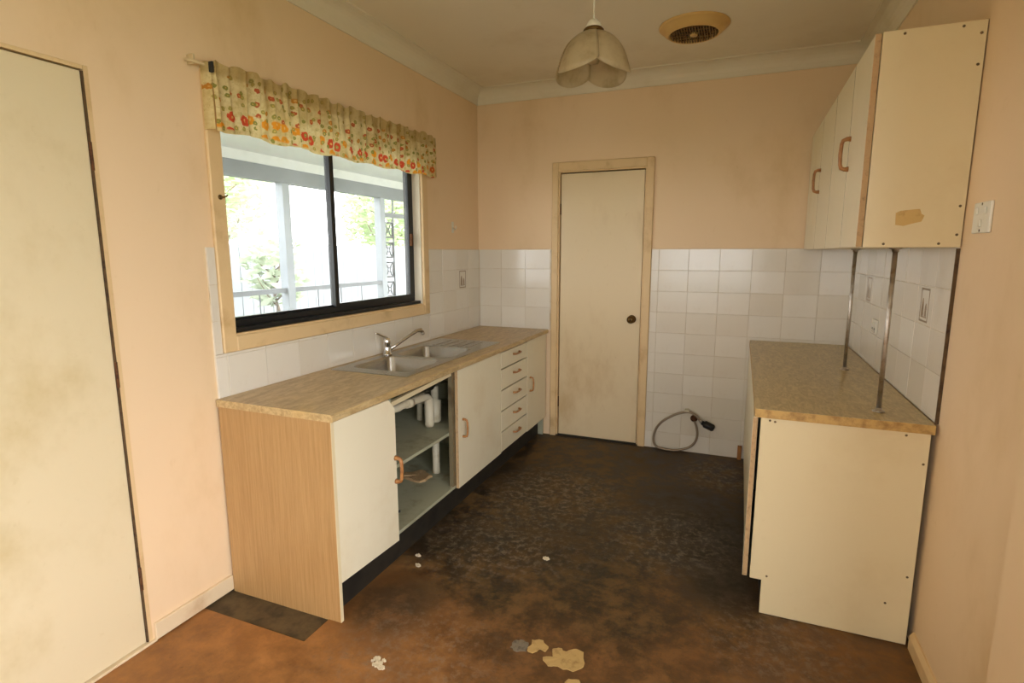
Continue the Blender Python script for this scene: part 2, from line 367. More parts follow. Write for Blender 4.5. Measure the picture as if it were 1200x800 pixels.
win3 = struct('added_side_window', MB().box(W+0.03, W+0.09, -5.4, -3.1, 0.25, 0.30).box(W+0.03, W+0.09, -5.4, -3.1, 2.20, 2.25).box(W+0.03, W+0.09, -5.4, -5.35, 0.30, 2.20).box(W+0.03, W+0.09, -3.15, -3.1, 0.30, 2.20).box(W+0.03, W+0.09, -4.275, -4.225, 0.30, 2.20), 'black_alu')  # unseen window added to light the left wall and door fronts
obj('glass_pane', B(W+0.058, W+0.062, -5.36, -3.14, 0.29, 2.21), 'glass', win3)

# ------------------------------------------------------------------ doors
# door in the left wall, painted shut in a flush frame
door1 = struct('door_1', B(-0.045, -0.004, DY0+0.008, DY1-0.022, 0.012, DZ-0.018, 0.002), 'left_door_paint')
obj('dark_gap_backing', MB().box(-0.10, -0.05, DY0, DY1, 0.0, DZ), 'dark_gap', door1)  # slab filling the opening; its dark colour stands for shade in the gap
obj('jamb', B(-0.05, 0.002, DY1-0.016, DY1-0.001, 0.0, DZ-0.001), 'trim_paint', door1)
obj('jamb', B(-0.05, 0.002, DY0+0.001, DY1-0.017, DZ-0.013, DZ-0.001), 'trim_paint', door1)
obj('grimy_shaded_gap', B(-0.02, 0.0025, DY1-0.0215, DY1-0.0162, 0.012, DZ-0.018), 'rust_gap_shade', door1)  # fills the gap: rust-brown grime with the gap's shade painted in
for z in (1.77, 1.04, 0.27):
    h = obj('hinge', MB().tube([(0.001, DY1-0.019, z-0.045), (0.001, DY1-0.019, z+0.045)], 0.005, 8), 'rust', door1)
obj('threshold', B(-0.045, 0.012, DY0, DY1+0.01, 0.0, 0.010, 0.002), 'skirting_paint', door1)
# door in the back wall
door2 = struct('door_2', B(BX0+0.02, BX1-0.02, 0.012, 0.05, 0.012, BZ-0.022, 0.0015), 'door_paint')
obj('dark_gap_backing', B(BX0, BX1, 0.055, 0.10, 0.0, BZ), 'dark_gap', door2)  # dark slab behind the leaf, paints in the shade of its gap
for x0, x1 in ((BX0, BX0+0.014), (BX1-0.014, BX1)): obj('jamb', B(x0, x1, -0.004, 0.055, 0, BZ-0.001), 'trim_paint', door2)
obj('jamb', B(BX0+0.014, BX1-0.014, -0.004, 0.055, BZ-0.014, BZ-0.001), 'trim_paint', door2)
obj('architrave', B(0.627, 0.676, -0.018, 0, 0, 2.12, 0.004), 'trim_paint', door2)
obj('architrave', B(1.328, 1.381, -0.018, 0, 0, 2.12, 0.004), 'trim_paint', door2)
obj('architrave', B(0.676, 1.328, -0.018, 0, 2.056, 2.12, 0.004), 'trim_paint', door2)
k = obj('door_knob', MB().lathe([(0.0, 0.0), (0.031, 0.0), (0.031, 0.006), (0.012, 0.010), (0.011, 0.03), (0.024, 0.036), (0.029, 0.05), (0.024, 0.062), (0.0, 0.066)], (1.252, 0.012, 0.966), '-Y', 20), 'brass_dark', door2)
obj('keyhole_button', MB().lathe([(0.006, 0), (0.006, 0.004), (0, 0.004)], (1.252, -0.054, 0.966), '-Y', 10), 'dark_gap', k)
for z in (1.78, 0.28): obj('hinge', MB().tube([(BX0+0.017, 0.008, z-0.04), (BX0+0.017, 0.008, z+0.04)], 0.005, 8), 'rust', door2)
struct('threshold', B(BX0, BX1, -0.01, 0.05, 0.0, 0.009, 0.002), 'kick_black', door2)

# ------------------------------------------------------------------ kitchen window
AX0, AX1 = -0.10, -0.055                       # aluminium frame depth
win = struct('window_1', MB().box(AX0, AX1, WY0+0.014, WY1-0.014, WZ0+0.018, WZ0+0.060, 0.002).box(AX0, AX1, WY0+0.014, WY1-0.014, WZ1-0.05, WZ1-0.016).box(AX0, AX1, WY0+0.014, WY0+0.05, WZ0+0.06, WZ1-0.05).box(AX0, AX1, WY1-0.05, WY1-0.014, WZ0+0.06, WZ1-0.05), 'black_alu')
obj('sill_track', B(AX1-0.002, -0.012, WY0+0.012, WY1-0.004, WZ0+0.013, WZ0+0.032, 0.002), 'black_alu', win)
ys = -1.66
sash = obj('sliding_sash', MB().box(-0.072, -0.050, ys-0.035, ys-0.003, WZ0+0.06, WZ1-0.05, 0.001).box(-0.072, -0.050, WY1-0.075, WY1-0.050, WZ0+0.06, WZ1-0.05).box(-0.072, -0.050, ys-0.003, WY1-0.075, WZ0+0.055, WZ0+0.078).box(-0.072, -0.050, ys-0.003, WY1-0.075, WZ1-0.07, WZ1-0.05), 'black_alu', win)
obj('glass_pane', B(-0.063, -0.059, ys-0.02, WY1-0.06, WZ0+0.06, WZ1-0.06), 'glass', sash)
fsash = obj('fixed_sash', MB().box(-0.096, -0.075, ys-0.02, ys+0.015, WZ0+0.06, WZ1-0.05).box(-0.096, -0.075, WY0+0.05, ys-0.02, WZ0+0.055, WZ0+0.07).box(-0.096, -0.075, WY0+0.05, WY0+0.065, WZ0+0.07, WZ1-0.05), 'black_alu', win)
obj('glass_pane', B(-0.087, -0.083, WY0+0.055, ys, WZ0+0.06, WZ1-0.06), 'glass', fsash)
obj('sash_latch', B(-0.050, -0.030, WY1-0.072, WY1-0.054, 1.50, 1.58, 0.003), 'rust', win)
# timber reveal and architraves
obj('reveal', B(-0.11, 0.0, WY0, WY0+0.012, WZ0, WZ1), 'trim_paint', win)
obj('reveal', B(-0.11, 0.0, WY1-0.012, WY1, WZ0, WZ1), 'cornice_paint', win)
obj('reveal', B(-0.11, 0.0, WY0+0.012, WY1-0.012, WZ1-0.012, WZ1), 'trim_paint', win)
obj('sill', B(-0.11, 0.004, WY0+0.012, WY1-0.012, WZ0, WZ0+0.012), 'trim_paint', win)
AW = 0.062
obj('architrave', B(0, 0.018, WY0-AW, WY0+0.004, WZ0-AW, WZ1+AW, 0.004), 'trim_paint', win)
obj('architrave', B(0, 0.018, WY1-0.004, WY1+AW, WZ0-AW, WZ1+AW, 0.004), 'trim_paint', win)
obj('architrave', B(0, 0.018, WY0+0.004, WY1-0.004, WZ0-AW, WZ0+0.004, 0.004), 'trim_paint', win)
obj('architrave', B(0, 0.018, WY0+0.004, WY1-0.004, WZ1-0.004, WZ1+AW, 0.004), 'trim_paint', win)

# ------------------------------------------------------------------ wall tiles
TW, TH, TD, J = 0.205, 0.15, 0.007, 0.0022
tile_cache = {}
def tile_mesh(w, h):
    key = (round(w, 3), round(h, 3))
    if key not in tile_cache:
        tile_cache[key] = MB().box(-w/2, w/2, -TD, 0, -h/2, h/2, min(0.0012, w*0.2, h*0.2), 2).mesh('tile', 'tile')
    return tile_cache[key]
def to_world(side, u, n, z):
    if side == 'back': return Vector((u, -n, z))
    if side == 'left': return Vector((n, u, z))
    return Vector((W-n, u, z))
ROT = {'back': 0.0, 'left': math.pi/2, 'right': -math.pi/2}
placed = {}
def tiles(side, wall, u0, u1, z0, z1, origin=0.0):
    """tiles on the common grid, clipped to the rectangle u0..u1, z0..z1"""
    a = to_world(side, u0, 0, z0); b = to_world(side, u1, 0.0068, z1)
    obj('grout_bed', B(min(a.x, b.x), max(a.x, b.x), min(a.y, b.y), max(a.y, b.y), z0, z1), 'grout', wall)
    k0 = math.floor((u0-origin)/TW+1e-6)
    for kc in range(k0, k0+40):
        a0 = max(u0, origin+kc*TW); a1 = min(u1, origin+(kc+1)*TW)
        if a0 >= u1-1e-6: break
        if a1-a0 < 0.012: continue
        for kr in range(0, 12):
            c1 = min(z1, TT-kr*TH); c0 = max(z0, TT-(kr+1)*TH)
            if c1-c0 < 0.012:
                continue
            if 0 < c0-z0 < 0.03: c0 = z0
            o = bpy.data.objects.new('tile', tile_mesh(a1-a0-J, c1-c0-J)); COL.objects.link(o); o.parent = wall
            o.location = to_world(side, (a0+a1)/2, 0.0015+random.uniform(0, 0.0012), (c0+c1)/2)
            o.rotation_euler = (random.uniform(-.004, .004), 0, ROT[side]+random.uniform(-.003, .003))
            placed[(side, kc, kr)] = o; ORG[o.name] = o.location.copy()
tiles('back', wall_back, 0.01, 0.626, BT-0.003, TT)
tiles('back', wall_back, 1.382, W-0.008, 0.003, TT)
tiles('left', wall_left, WY1+AW+0.001, -0.008, BT-0.003, TT)
tiles('left', wall_left, YB+0.012, WY1+AW, BT-0.003, WZ0-AW-0.001)
tiles('left', wall_left, YB+0.012, WY0-AW-0.001, WZ0-AW, TT)
tiles('right', wall_right, -1.815, -0.008, BT+0.001, TT)
# patterned tiles : printed border and canister motif, flat print on the glaze
def motif(side, kc, kr):
    p = placed[(side, kc, kr)]; m = MB(); w, h = 0.105, 0.130; e = 0.0004; y0, y1 = -TD-e, -TD+0.0002
    bw = 0.007
    m.box(-w/2, w/2, y0, y1, h/2-bw, h/2).box(-w/2, w/2, y0, y1, -h/2, -h/2+bw).box(-w/2, -w/2+bw, y0, y1, -h/2, h/2).box(w/2-bw, w/2, y0, y1, -h/2, h/2)
    for cx, ww, hh in ((-0.020, 0.028, 0.068), (0.019, 0.024, 0.050)):
        m.prism([(cx-ww/2, y0, -0.042), (cx+ww/2, y0, -0.042), (cx+ww*0.42, y0, -0.042+hh*0.7), (cx+ww*0.15, y0, -0.042+hh), (cx-ww*0.15, y0, -0.042+hh), (cx-ww*0.42, y0, -0.042+hh*0.7)], (0, 0.0006, 0))
    m.box(-0.036, 0.036, y0, y1, -0.048, -0.043)
    o = bpy.data.objects.new('printed_motif', m.mesh('printed_motif', 'print_brown')); COL.objects.link(o); o.parent = p
motif('left', -2, 1); motif('right', -8, 1); motif('right', -3, 1)
obj('edge_strip', B(W-0.011, W, -1.822, -1.8155, BT+0.001, TT-0.01, 0.001), 'rust_gap_shade', wall_right)

# ------------------------------------------------------------------ left base cabinets
def handle(name, parent, base, along, out, L=0.10, D=0.028, r=0.0055, mat='handle_bronze'):
    """bowed D-pull : base point, direction of its length, direction away from the door"""
    b = Vector(base); a = Vector(along).normalized(); o = Vector(out).normalized(); pts = []; rs = []
    for kx, ko, rr in ((-0.5, -0.002, 1.5), (-0.5, 0.45, 1.2), (-0.46, 0.85, 1.1), (-0.34, 1.0, 1.0), (0, 1.06, 1.05), (0.34, 1.0, 1.0), (0.46, 0.85, 1.1), (0.5, 0.45, 1.2), (0.5, -0.002, 1.5)):
        pts.append(b+a*(kx*L)+o*(ko*D)); rs.append(r*rr)
    return obj(name, MB().tube(pts, rs, 10), mat, parent)
KX = 0.53
DZ0, DZ1 = 0.150, 0.826
Y1, Y2, Y3, Y4 = -2.108, -1.512, -0.915, -0.440
# sink cabinet : end panel, closed door, doorless bay, closed door
sc = thing('sink_cabinet', 'long sink base cabinet with wood-grain end panel and one door missing', 'cabinet', (0.3, -1.72, 0))
obj('end_panel', B(0.012, XF-0.002, YB, YB+0.016, -0.004, BT-0.031, 0.001), 'woodgrain', sc)
obj('edge_banding', B(XF-0.002, XF, YB, YB+0.016, 0.0, BT-0.031), 'panel_cream', sc)
obj('base_board', B(0.02, XF-0.022, YB+0.016, Y3-0.009, 0.150, 0.166), 'cabinet_inside', sc)
obj('shelf', B(0.02, 0.548, YB+0.017, Y3-0.010, 0.462, 0.478), 'cabinet_inside', sc)
obj('back_panel', B(0.012, 0.018, YB+0.017, Y3-0.009, 0.0, BT-0.06), 'cabinet_inside', sc)
obj('partition', B(0.02, XF-0.022, Y3-0.008, Y3, 0.15, BT-0.032), 'cabinet_inside', sc)
obj('stile', B(0.548, XF-0.021, Y2-0.030, Y2-0.004, 0.167, BT-0.034), 'stile_dark', sc)
obj('stile', B(0.548, XF-0.021, Y1-0.020, Y1-0.002, 0.167, BT-0.034), 'cabinet_inside', sc)
tl = Matrix.Translation((0.56, Y2-0.03, 0.812)) @ Matrix.Rotation(0.045, 4, 'X')
obj('front_rail', MB().box(-0.008, 0.010, -0.56, 0.0, -0.012, 0.010, 0.001, mat=tl), 'panel_cream', sc)
obj('kick_board', B(KX-0.012, KX, YB+0.016, Y3, 0.0, 0.150), 'kick_black', sc)
XD = XF-0.019
d1 = obj('door', MB().prism([(XD, YB+0.018, DZ0+0.012), (XD, Y1, DZ0-0.010), (XD, Y1, DZ1-0.055), (XD, Y1-0.045, DZ1-0.004), (XD, YB+0.018, DZ1)], (0.018, 0, 0), 0.0012), 'cream_laminate', sc)
handle('handle', d1, (XF, Y1-0.012, 0.49), (0, 0, 1), (1, 0.1, 0), 0.11, 0.03, 0.008)
d2 = obj('door', B(XD, XF, Y2, Y3-0.003, DZ0, DZ1, 0.0012), 'cream_laminate', sc)
obj('door_edge', B(XD+0.001, XF-0.0005, Y2-0.0025, Y2-0.0002, DZ0, DZ1), 'chipboard', sc)
handle('handle', d2, (XF, Y2+0.055, 0.487), (0, 0, 1), (1, 0, 0))
hg = obj('hinge', MB().box(0.553, XF-0.019, Y1-0.002, Y1+0.018, 0.24, 0.30, 0.002), 'black_rubber', sc)
obj('hinge_arm', MB().tube([(0.57, Y1+0.01, 0.27), (0.588, Y1+0.02, 0.275)], 0.006, 8), 'black_rubber', hg)
# drawer unit
du = thing('drawer_cabinet', 'narrow cream base cabinet with a stack of five drawers', 'cabinet', (0.3, (Y3+Y4)/2, 0))
obj('carcass', MB().box(0.02, XD-0.002, Y3+0.001, Y3+0.016, 0.15, BT-0.032).box(0.02, XD-0.002, Y4-0.016, Y4-0.001, 0.15, BT-0.032).box(0.02, XD-0.003, Y3+0.016, Y4-0.016, 0.15, 0.166).box(0.02, 0.03, Y3+0.016, Y4-0.016, 0.166, BT-0.032), 'cabinet_inside', du)
obj('kick_board', B(KX-0.012, KX, Y3+0.001, Y4-0.001, 0.0, 0.149), 'kick_black', du)
zs = [DZ1, 0.712, 0.572, 0.432, 0.292, DZ0+0.002]
for a, b in zip(zs, zs[1:]):
    dr = obj('drawer', MB().box(XD, XF, Y3+0.005, Y4-0.005, b+0.0045, a-0.0045, 0.0012).box(0.06, XD, Y3+0.02, Y4-0.02, b+0.02, a-0.03), 'cream_laminate', du)
    handle('handle', dr, (XF, (Y3+Y4)/2+0.02, (a+b)/2+0.012), (0, 1, 0.0), (1, 0, 0), 0.10, 0.022)
# narrow cupboard in the corner
nc = thing('corner_cabinet', 'narrow cream base cupboard with single door beside the drawers', 'cabinet', (0.3, Y4/2, 0))
obj('carcass', MB().box(0.02, XD-0.002, Y4+0.001, Y4+0.016, 0.15, BT-0.032).box(0.02, XD-0.002, -0.03, -0.014, 0.0, BT-0.032).box(0.02, XD-0.003, Y4+0.016, -0.03, 0.15, 0.166).box(0.02, 0.03, Y4+0.016, -0.03, 0.166, BT-0.032), 'cabinet_inside', nc)
obj('kick_board', B(KX-0.012, KX, Y4+0.001, -0.031, 0.0, 0.149), 'kick_black', nc)
d3 = obj('door', B(XD, XF, Y4+0.004, -0.022, DZ0, DZ1, 0.0012), 'cream_laminate', nc)
handle('handle', d3, (XF, Y4+0.055, 0.50), (0, 0, 1), (1, 0, 0))

# worktop of the left run, cut out for the sink
SX0, SX1, SY0, SY1 = 0.085, 0.475, -1.835, -1.035
def front_profile(x0, x1, z0, z1, r=0.010, n=5):
    p = [(x0, z0), (x1-r*0.5, z0)]
    for k in range(n+1):
        a = -math.pi/2+math.pi/2*k/n; p.append((x1-r*0.5+r*0.5*math.cos(a), z0+r*0.5+r*0.5*math.sin(a)))
    for k in range(n+1):
        a = math.pi/2*k/n; p.append((x1-r+r*math.cos(a), z1-r+r*math.sin(a)))
    return p+[(x0, z1)]
wt = MB(); YE = YB-0.006
wt.prism([(x, YE, z) for x, z in front_profile(SX1, 0.607, BT-0.03, BT)], (0, -YE-0.012, 0))
wt.box(0.011, SX0, YE, -0.012, BT-0.03, BT).box(SX0, SX1, YE, SY0, BT-0.03, BT).box(SX0, SX1, SY1, -0.012, BT-0.03, BT)
tag(obj('worktop', wt, 'bench', org=(0.3, -1.27, BT-0.03)), 'long beige laminate worktop along the window with a steel sink set in', 'worktop')

# ------------------------------------------------------------------ sink
sk = thing('kitchen_sink', 'stainless steel double-bowl sink set into the worktop under the window', 'sink', (0.29, -1.35, BT))
def rrect(x0, x1, y0, y1, r, n=4):
    out = []
    for cx, cy, a0 in ((x1-r, y1-r, 0), (x0+r, y1-r, 90), (x0+r, y0+r, 180), (x1-r, y0+r, 270)):
        out.append([(cx+r*math.cos(math.radians(a0+90*k/n)), cy+r*math.sin(math.radians(a0+90*k/n))) for k in range(n+1)])
    return out
KX0, KX1, KY0, KY1 = 0.055, 0.515, -1.885, -0.755
bowls = [(0.115, 0.465, -1.805, -1.455), (0.115, 0.465, -1.405, -1.065)]
zt = BT+0.004
def deck(x0, x1, y0, y1, holes, z):
    m = MB(); xs = sorted({x0, x1, *[h[0] for h in holes], *[h[1] for h in holes]}); ysn = sorted({y0, y1, *[h[2] for h in holes], *[h[3] for h in holes]})
    for xa, xb in zip(xs, xs[1:]):
        for ya, yb in zip(ysn, ysn[1:]):
            if any(h[0] <= xa and xb <= h[1] and h[2] <= ya and yb <= h[3] for h in holes): continue
            m.quad((xa, ya, z), (xb, ya, z), (xb, yb, z), (xa, yb, z))
    m.quad((x0, y0, z), (x1, y0, z), (x1+.002, y0-.002, BT+.0005), (x0-.002, y0-.002, BT+.0005)).quad((x0, y1, z), (x1, y1, z), (x1+.002, y1+.002, BT+.0005), (x0-.002, y1+.002, BT+.0005))
    m.quad((x0, y0, z), (x0, y1, z), (x0-.002, y1+.002, BT+.0005), (x0-.002, y0-.002, BT+.0005)).quad((x1, y0, z), (x1, y1, z), (x1+.002, y1+.002, BT+.0005), (x1+.002, y0-.002, BT+.0005))
    for h in holes:
        for arc, cn in zip(rrect(*h, 0.045), ((h[1], h[3]), (h[0], h[3]), (h[0], h[2]), (h[1], h[2]))):
            for p, q in zip(arc, arc[1:]):
                m.bm.faces.new([m.bm.verts.new((*cn, z)), m.bm.verts.new((*p, z)), m.bm.verts.new((*q, z))])
    return m
obj('sink_deck', deck(KX0, KX1, KY0, KY1, bowls, zt), 'steel', sk)
for h in bowls:
    m = MB(); rings = []
    for dz, ins, r in ((0, 0, 0.045), (-0.008, 0.004, 0.042), (-0.13, 0.012, 0.045), (-0.155, 0.022, 0.05), (-0.162, 0.045, 0.05)):
        pts = [p for arc in rrect(h[0]+ins, h[1]-ins, h[2]+ins, h[3]-ins, r) for p in arc]
        rings.append([m.bm.verts.new((x, y, zt+dz)) for x, y in pts])
    n = len(rings[0])
    for a, b in zip(rings, rings[1:]):
        for i in range(n): fc = m.bm.faces.new((a[i], a[(i+1) % n], b[(i+1) % n], b[i])); fc.smooth = True
    m.bm.faces.new(rings[-1])
    bo = obj('bowl', m, 'steel', sk); cx, cy = (h[0]+h[1])/2, (h[2]+h[3])/2
    obj('plug_hole', MB().lathe([(0.038, 0.001), (0.036, 0.003), (0.026, 0.003), (0.024, -0.0005), (0, -0.0005)], (cx, cy, zt-0.162), 'Z', 20), 'old_chrome', bo)
for i in range(5): obj('drainer_rib', B(0.15+i*0.06, 0.17+i*0.06, -1.02, -0.80, zt-0.0005, zt+0.002, 0.0008), 'steel', sk)
# mixer tap
TX, TY = 0.085, -1.43
tp = thing('mixer_tap', 'chrome single-lever mixer tap behind the sink bowls', 'tap', (TX, TY, zt))
obj('body', MB().lathe([(0, 0.0003), (0.027, 0.0003), (0.027, 0.006), (0.021, 0.010), (0.021, 0.062), (0.0225, 0.066), (0.0225, 0.088), (0.018, 0.098), (0, 0.100)], (TX, TY, zt), 'Z', 24), 'chrome', tp)
sp = obj('spout', MB().tube([(TX+0.008, TY+0.015, zt+0.030), (TX+0.03, TY+0.06, zt+0.055), (TX+0.065, TY+0.14, zt+0.098), (TX+0.085, TY+0.195, zt+0.122), (TX+0.095, TY+0.225, zt+0.122), (TX+0.098, TY+0.238, zt+0.108)], [0.011, 0.010, 0.0095, 0.0115, 0.013, 0.012], 12), 'chrome', tp)
obj('aerator', MB().tube([(TX+0.098, TY+0.238, zt+0.108), (TX+0.100, TY+0.242, zt+0.094)], 0.0115, 12), 'old_chrome', sp)
obj('lever', MB().tube([(TX, TY, zt+0.096), (TX-0.004, TY-0.02, zt+0.112), (TX-0.008, TY-0.07, zt+0.132), (TX-0.010, TY-0.095, zt+0.138)], [0.010, 0.008, 0.006, 0.005], 10), 'chrome', tp)

# waste pipes in the open bay
PX = 0.40
pp = thing('waste_pipe', 'off-white plastic sink waste pipes and trap inside the open cupboard bay', 'pipe', (PX, -1.49, 0.48))
obj('cross_pipe', MB().tube([(PX-0.05, -1.90, 0.666), (PX, -1.80, 0.672), (PX, -1.77, 0.676), (PX, -1.55, 0.666), (PX, -1.515, 0.660), (PX, -1.50, 0.648), (PX, -1.497, 0.625)], 0.020, 14), 'pvc', pp)
obj('down_pipe', MB().tube([(PX, -1.497, 0.648), (PX, -1.497, 0.500), (PX, -1.497, 0.484)], [0.027, 0.027, 0.022], 14), 'pvc', pp)
obj('trap', MB().tube([(PX-0.02, -1.40, 0.696), (PX-0.02, -1.40, 0.615), (PX-0.02, -1.40, 0.614), (PX-0.02, -1.40, 0.490), (PX-0.02, -1.40, 0.482)], [0.022, 0.022, 0.036, 0.036, 0.028], 16), 'pvc', pp)
obj('trap_outlet', MB().tube([(PX-0.02, -1.40, 0.60), (PX-0.10, -1.40, 0.60), (PX-0.12, -1.40, 0.585), (PX-0.125, -1.40, 0.482)], 0.018, 12), 'pvc', pp)
obj('floor_pipe', MB().tube([(PX-0.02, -1.40, 0.459), (PX-0.02, -1.40, 0.19), (PX-0.02, -1.40, 0.1675)], 0.022, 14), 'pvc', pp)
obj('collar', MB().tube([(PX, -1.72, 0.673), (PX, -1.68, 0.671)], 0.026, 14), 'pvc', pp)
vl = thing('stop_valve', 'small brass stop valve under the sink pipes', 'valve', (0.12, -1.75, 0.478))
obj('valve_body', MB().tube([(0.12, -1.75, 0.4785), (0.12, -1.75, 0.56)], 0.011, 10).tube([(0.12, -1.75, 0.53), (0.17, -1.75, 0.53)], 0.010, 10), 'brass_dark', vl)
obj('valve_handle', MB().lathe([(0, 0), (0.022, 0), (0.022, 0.012), (0, 0.014)], (0.17, -1.75, 0.53), 'X', 12), 'rust', vl)
def scrap(name, pts, z, th, mat, label, cat, group=None):
    q_ = []
    for i in range(len(pts)):
        (xa, ya), (xb, yb) = pts[i], pts[(i+1) % len(pts)]; e_ = 0.12*math.hypot(xb-xa, yb-ya)
        q_ += [(xa, ya)]+[(xa+(xb-xa)*f_+random.uniform(-e_, e_), ya+(yb-ya)*f_+random.uniform(-e_, e_)) for f_ in (0.33, 0.66)]
    pts = q_
    m = MB(); cx = sum(p[0] for p in pts)/len(pts); cy = sum(p[1] for p in pts)/len(pts)
    a = [m.bm.verts.new((x, y, z)) for x, y in pts]; b = [m.bm.verts.new((x, y, z+th*random.uniform(0.7, 1.6))) for x, y in pts]
    ct = m.bm.verts.new((cx, cy, z+th*1.1)); n = len(pts)
    m.bm.faces.new(a[::-1])
    for i in range(n):
        m.bm.faces.new((a[i], a[(i+1) % n], b[(i+1) % n], b[i])); m.bm.faces.new((b[i], b[(i+1) % n], ct))
    return tag(obj(name, m, mat, org=(cx, cy, z)), label, cat, group)
def blob(cx, cy, r, n=9, ex=1.0): return [(cx+ex*r*random.uniform(.65, 1.15)*math.cos(2*math.pi*k/n), cy+r*random.uniform(.65, 1.15)*math.sin(2*math.pi*k/n)) for k in range(n)]
scrap('brown_rag', blob(0.32, -1.50, 0.075, 11, 1.3), 0.1663, 0.012, 'chipboard', 'crumpled brown scrap on the bottom board of the open bay', 'scrap')

# ------------------------------------------------------------------ right bench
RX = W-0.590; RY = -1.842
rb = thing('base_cabinet', 'cream base cabinet under the supported wall cupboard, with notched end panel', 'cabinet', (2.36, -0.93, 0))
PX0 = RX+0.022
pan = [(PX0, RY+0.010, 0.148), (2.134, RY+0.010, 0.148), (2.134, RY+0.010, 0.003), (W-0.020, RY+0.010, 0.003), (W-0.020, RY+0.010, BT-0.034), (PX0, RY+0.010, BT-0.034)]
ep = obj('end_panel', MB().prism(pan, (0, 0.016, 0), 0.0008), 'panel_cream', rb)
for x, z in ((2.122, 0.815), (2.14, 0.812), (2.565, 0.812), (2.625, 0.712), (2.618, 0.274), (2.559, 0.155), (2.152, 0.168), (2.2, 0.62), (2.44, 0.5)):
    if (x, z) in ((2.2, 0.62), (2.44, 0.5)): continue
    obj('screw', MB().lathe([(0.0045, 0.0), (0.0045, 0.001), (0.003, 0.0018), (0, 0.0018)], (x, RY+0.0105, z), '-Y', 8), 'screw', ep)
obj('carcass', MB().box(PX0, W-0.03, RY+0.027, -0.012, 0.148, 0.164).box(W-0.04, W-0.03, RY+0.027, -0.012, 0.164, BT-0.036).box(PX0, W-0.04, -0.028, -0.012, 0.164, BT-0.036).box(PX0+0.01, W-0.04, -0.94, -0.92, 0.164, BT-0.036), 'cabinet_inside', rb)
obj('kick_board', B(2.136, 2.148, RY+0.027, -0.012, 0.0, 0.147), 'kick_black', rb)
edges = [RY+0.014, -1.40, -0.94, -0.48, -0.014]
for i, (a, b) in enumerate(zip(edges, edges[1:])):
    th = 0.018
    if i == 0:   # this leaf stands slightly ajar on its far hinge
        R_ = Matrix.Translation((PX0-0.002, b, 0)) @ Matrix.Rotation(-0.020, 4, 'Z')
        d = obj('door', MB().box(-th, 0, -(b-a)+0.002, -0.002, 0.150, 0.822, 0.001, mat=R_), 'cream_laminate', rb)
        obj('chipboard_edge', MB().box(-th+0.001, -0.0005, -(b-a)+0.0002, -(b-a)+0.0025, 0.152, 0.820, mat=R_), 'chipboard', d)
    else:
        d = obj('door', B(PX0-0.002-th, PX0-0.002, a+0.002, b-0.002, 0.150, 0.822, 0.001), 'cream_laminate', rb)
rt = thing('worktop', 'olive-beige laminate worktop carrying two metal support poles', 'worktop', (2.36, -0.93, BT-0.034))
obj('laminate_top', B(RX, W-0.012, RY+0.0015, -0.012, BT-0.004, BT), 'bench_olive', rt)
obj('core_board', B(RX+0.0015, W-0.012, RY+0.003, -0.012, BT-0.033, BT-0.004), 'chipboard', rt)
obj('front_edging', B(RX-0.0005, RX+0.0015, RY, -0.012, BT-0.034, BT-0.001), 'bench_edge', rt)
obj('front_edging', B(RX+0.0015, W-0.012, RY, RY+0.003, BT-0.034, BT-0.001), 'bench_edge', rt)

# ------------------------------------------------------------------ wall cupboard
CB, CT, CX = 1.474, 2.178, 2.374; CY = -1.830
oc = thing('wall_cupboard', 'cream wall cupboard with four doors held up by two poles', 'cupboard', (2.5, -0.92, CB))
ep = obj('end_panel', B(CX, W-0.004, CY, CY+0.016, CB, CT, 0.001), 'panel_cream', oc)
for x, z in ((2.435, 2.165), (2.592, 2.165), (2.640, 2.139), (2.640, 2.046), (2.640, 1.608), (2.640, 1.515), (2.435, 1.486), (2.593, 1.486)):
    obj('screw', MB().lathe([(0.0045, 0.0), (0.0045, 0.001), (0.003, 0.0018), (0, 0.0018)], (x, CY+0.0005, z), '-Y', 8), 'screw', ep)
tpz = [(2.462, 1.590), (2.476, 1.597), (2.505, 1.600), (2.530, 1.602), (2.536, 1.585), (2.545, 1.580), (2.538, 1.560), (2.510, 1.553), (2.488, 1.546), (2.464, 1.550)]
obj('tape_remnant', MB().prism([(x, CY-0.0004, z) for x, z in tpz], (0, 0.0008, 0)), 'tape', ep)
obj('carcass', MB().box(CX, W-0.004, CY+0.017, -0.012, CB, CB+0.016).box(CX, W-0.004, CY+0.017, -0.012, CT-0.016, CT).box(W-0.012, W-0.004, CY+0.017, -0.012, CB+0.016, CT-0.016).box(CX, W-0.012, -0.028, -0.012, CB+0.016, CT-0.016).box(CX, W-0.012, -1.03, -1.014, CB+0.016, CT-0.016), 'panel_cream', oc)
ce = [CY+0.003, -1.475, -1.022, -0.560, -0.014]
for i, (a, b) in enumerate(zip(ce, ce[1:])):
    d = obj('door', B(CX-0.021, CX-0.002, a+(0.002 if i == 0 else 0.004), b-0.004, CB+0.002, CT-0.002, 0.0015), 'cream_laminate', oc)
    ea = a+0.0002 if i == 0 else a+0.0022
    obj('edge_strip', B(CX-0.0205, CX-0.0025, ea, ea+0.0020, CB+0.003, CT-0.003), 'chipboard' if i == 0 else 'rust_gap_shade', d)  # beyond the first leaf, a dark edge paints in the joint's shade
    if i in (0, 2): handle('handle', d, (CX-0.021, b-0.035, 1.84), (0, 0, 1), (-1, 0, 0), 0.115, 0.030, 0.007)
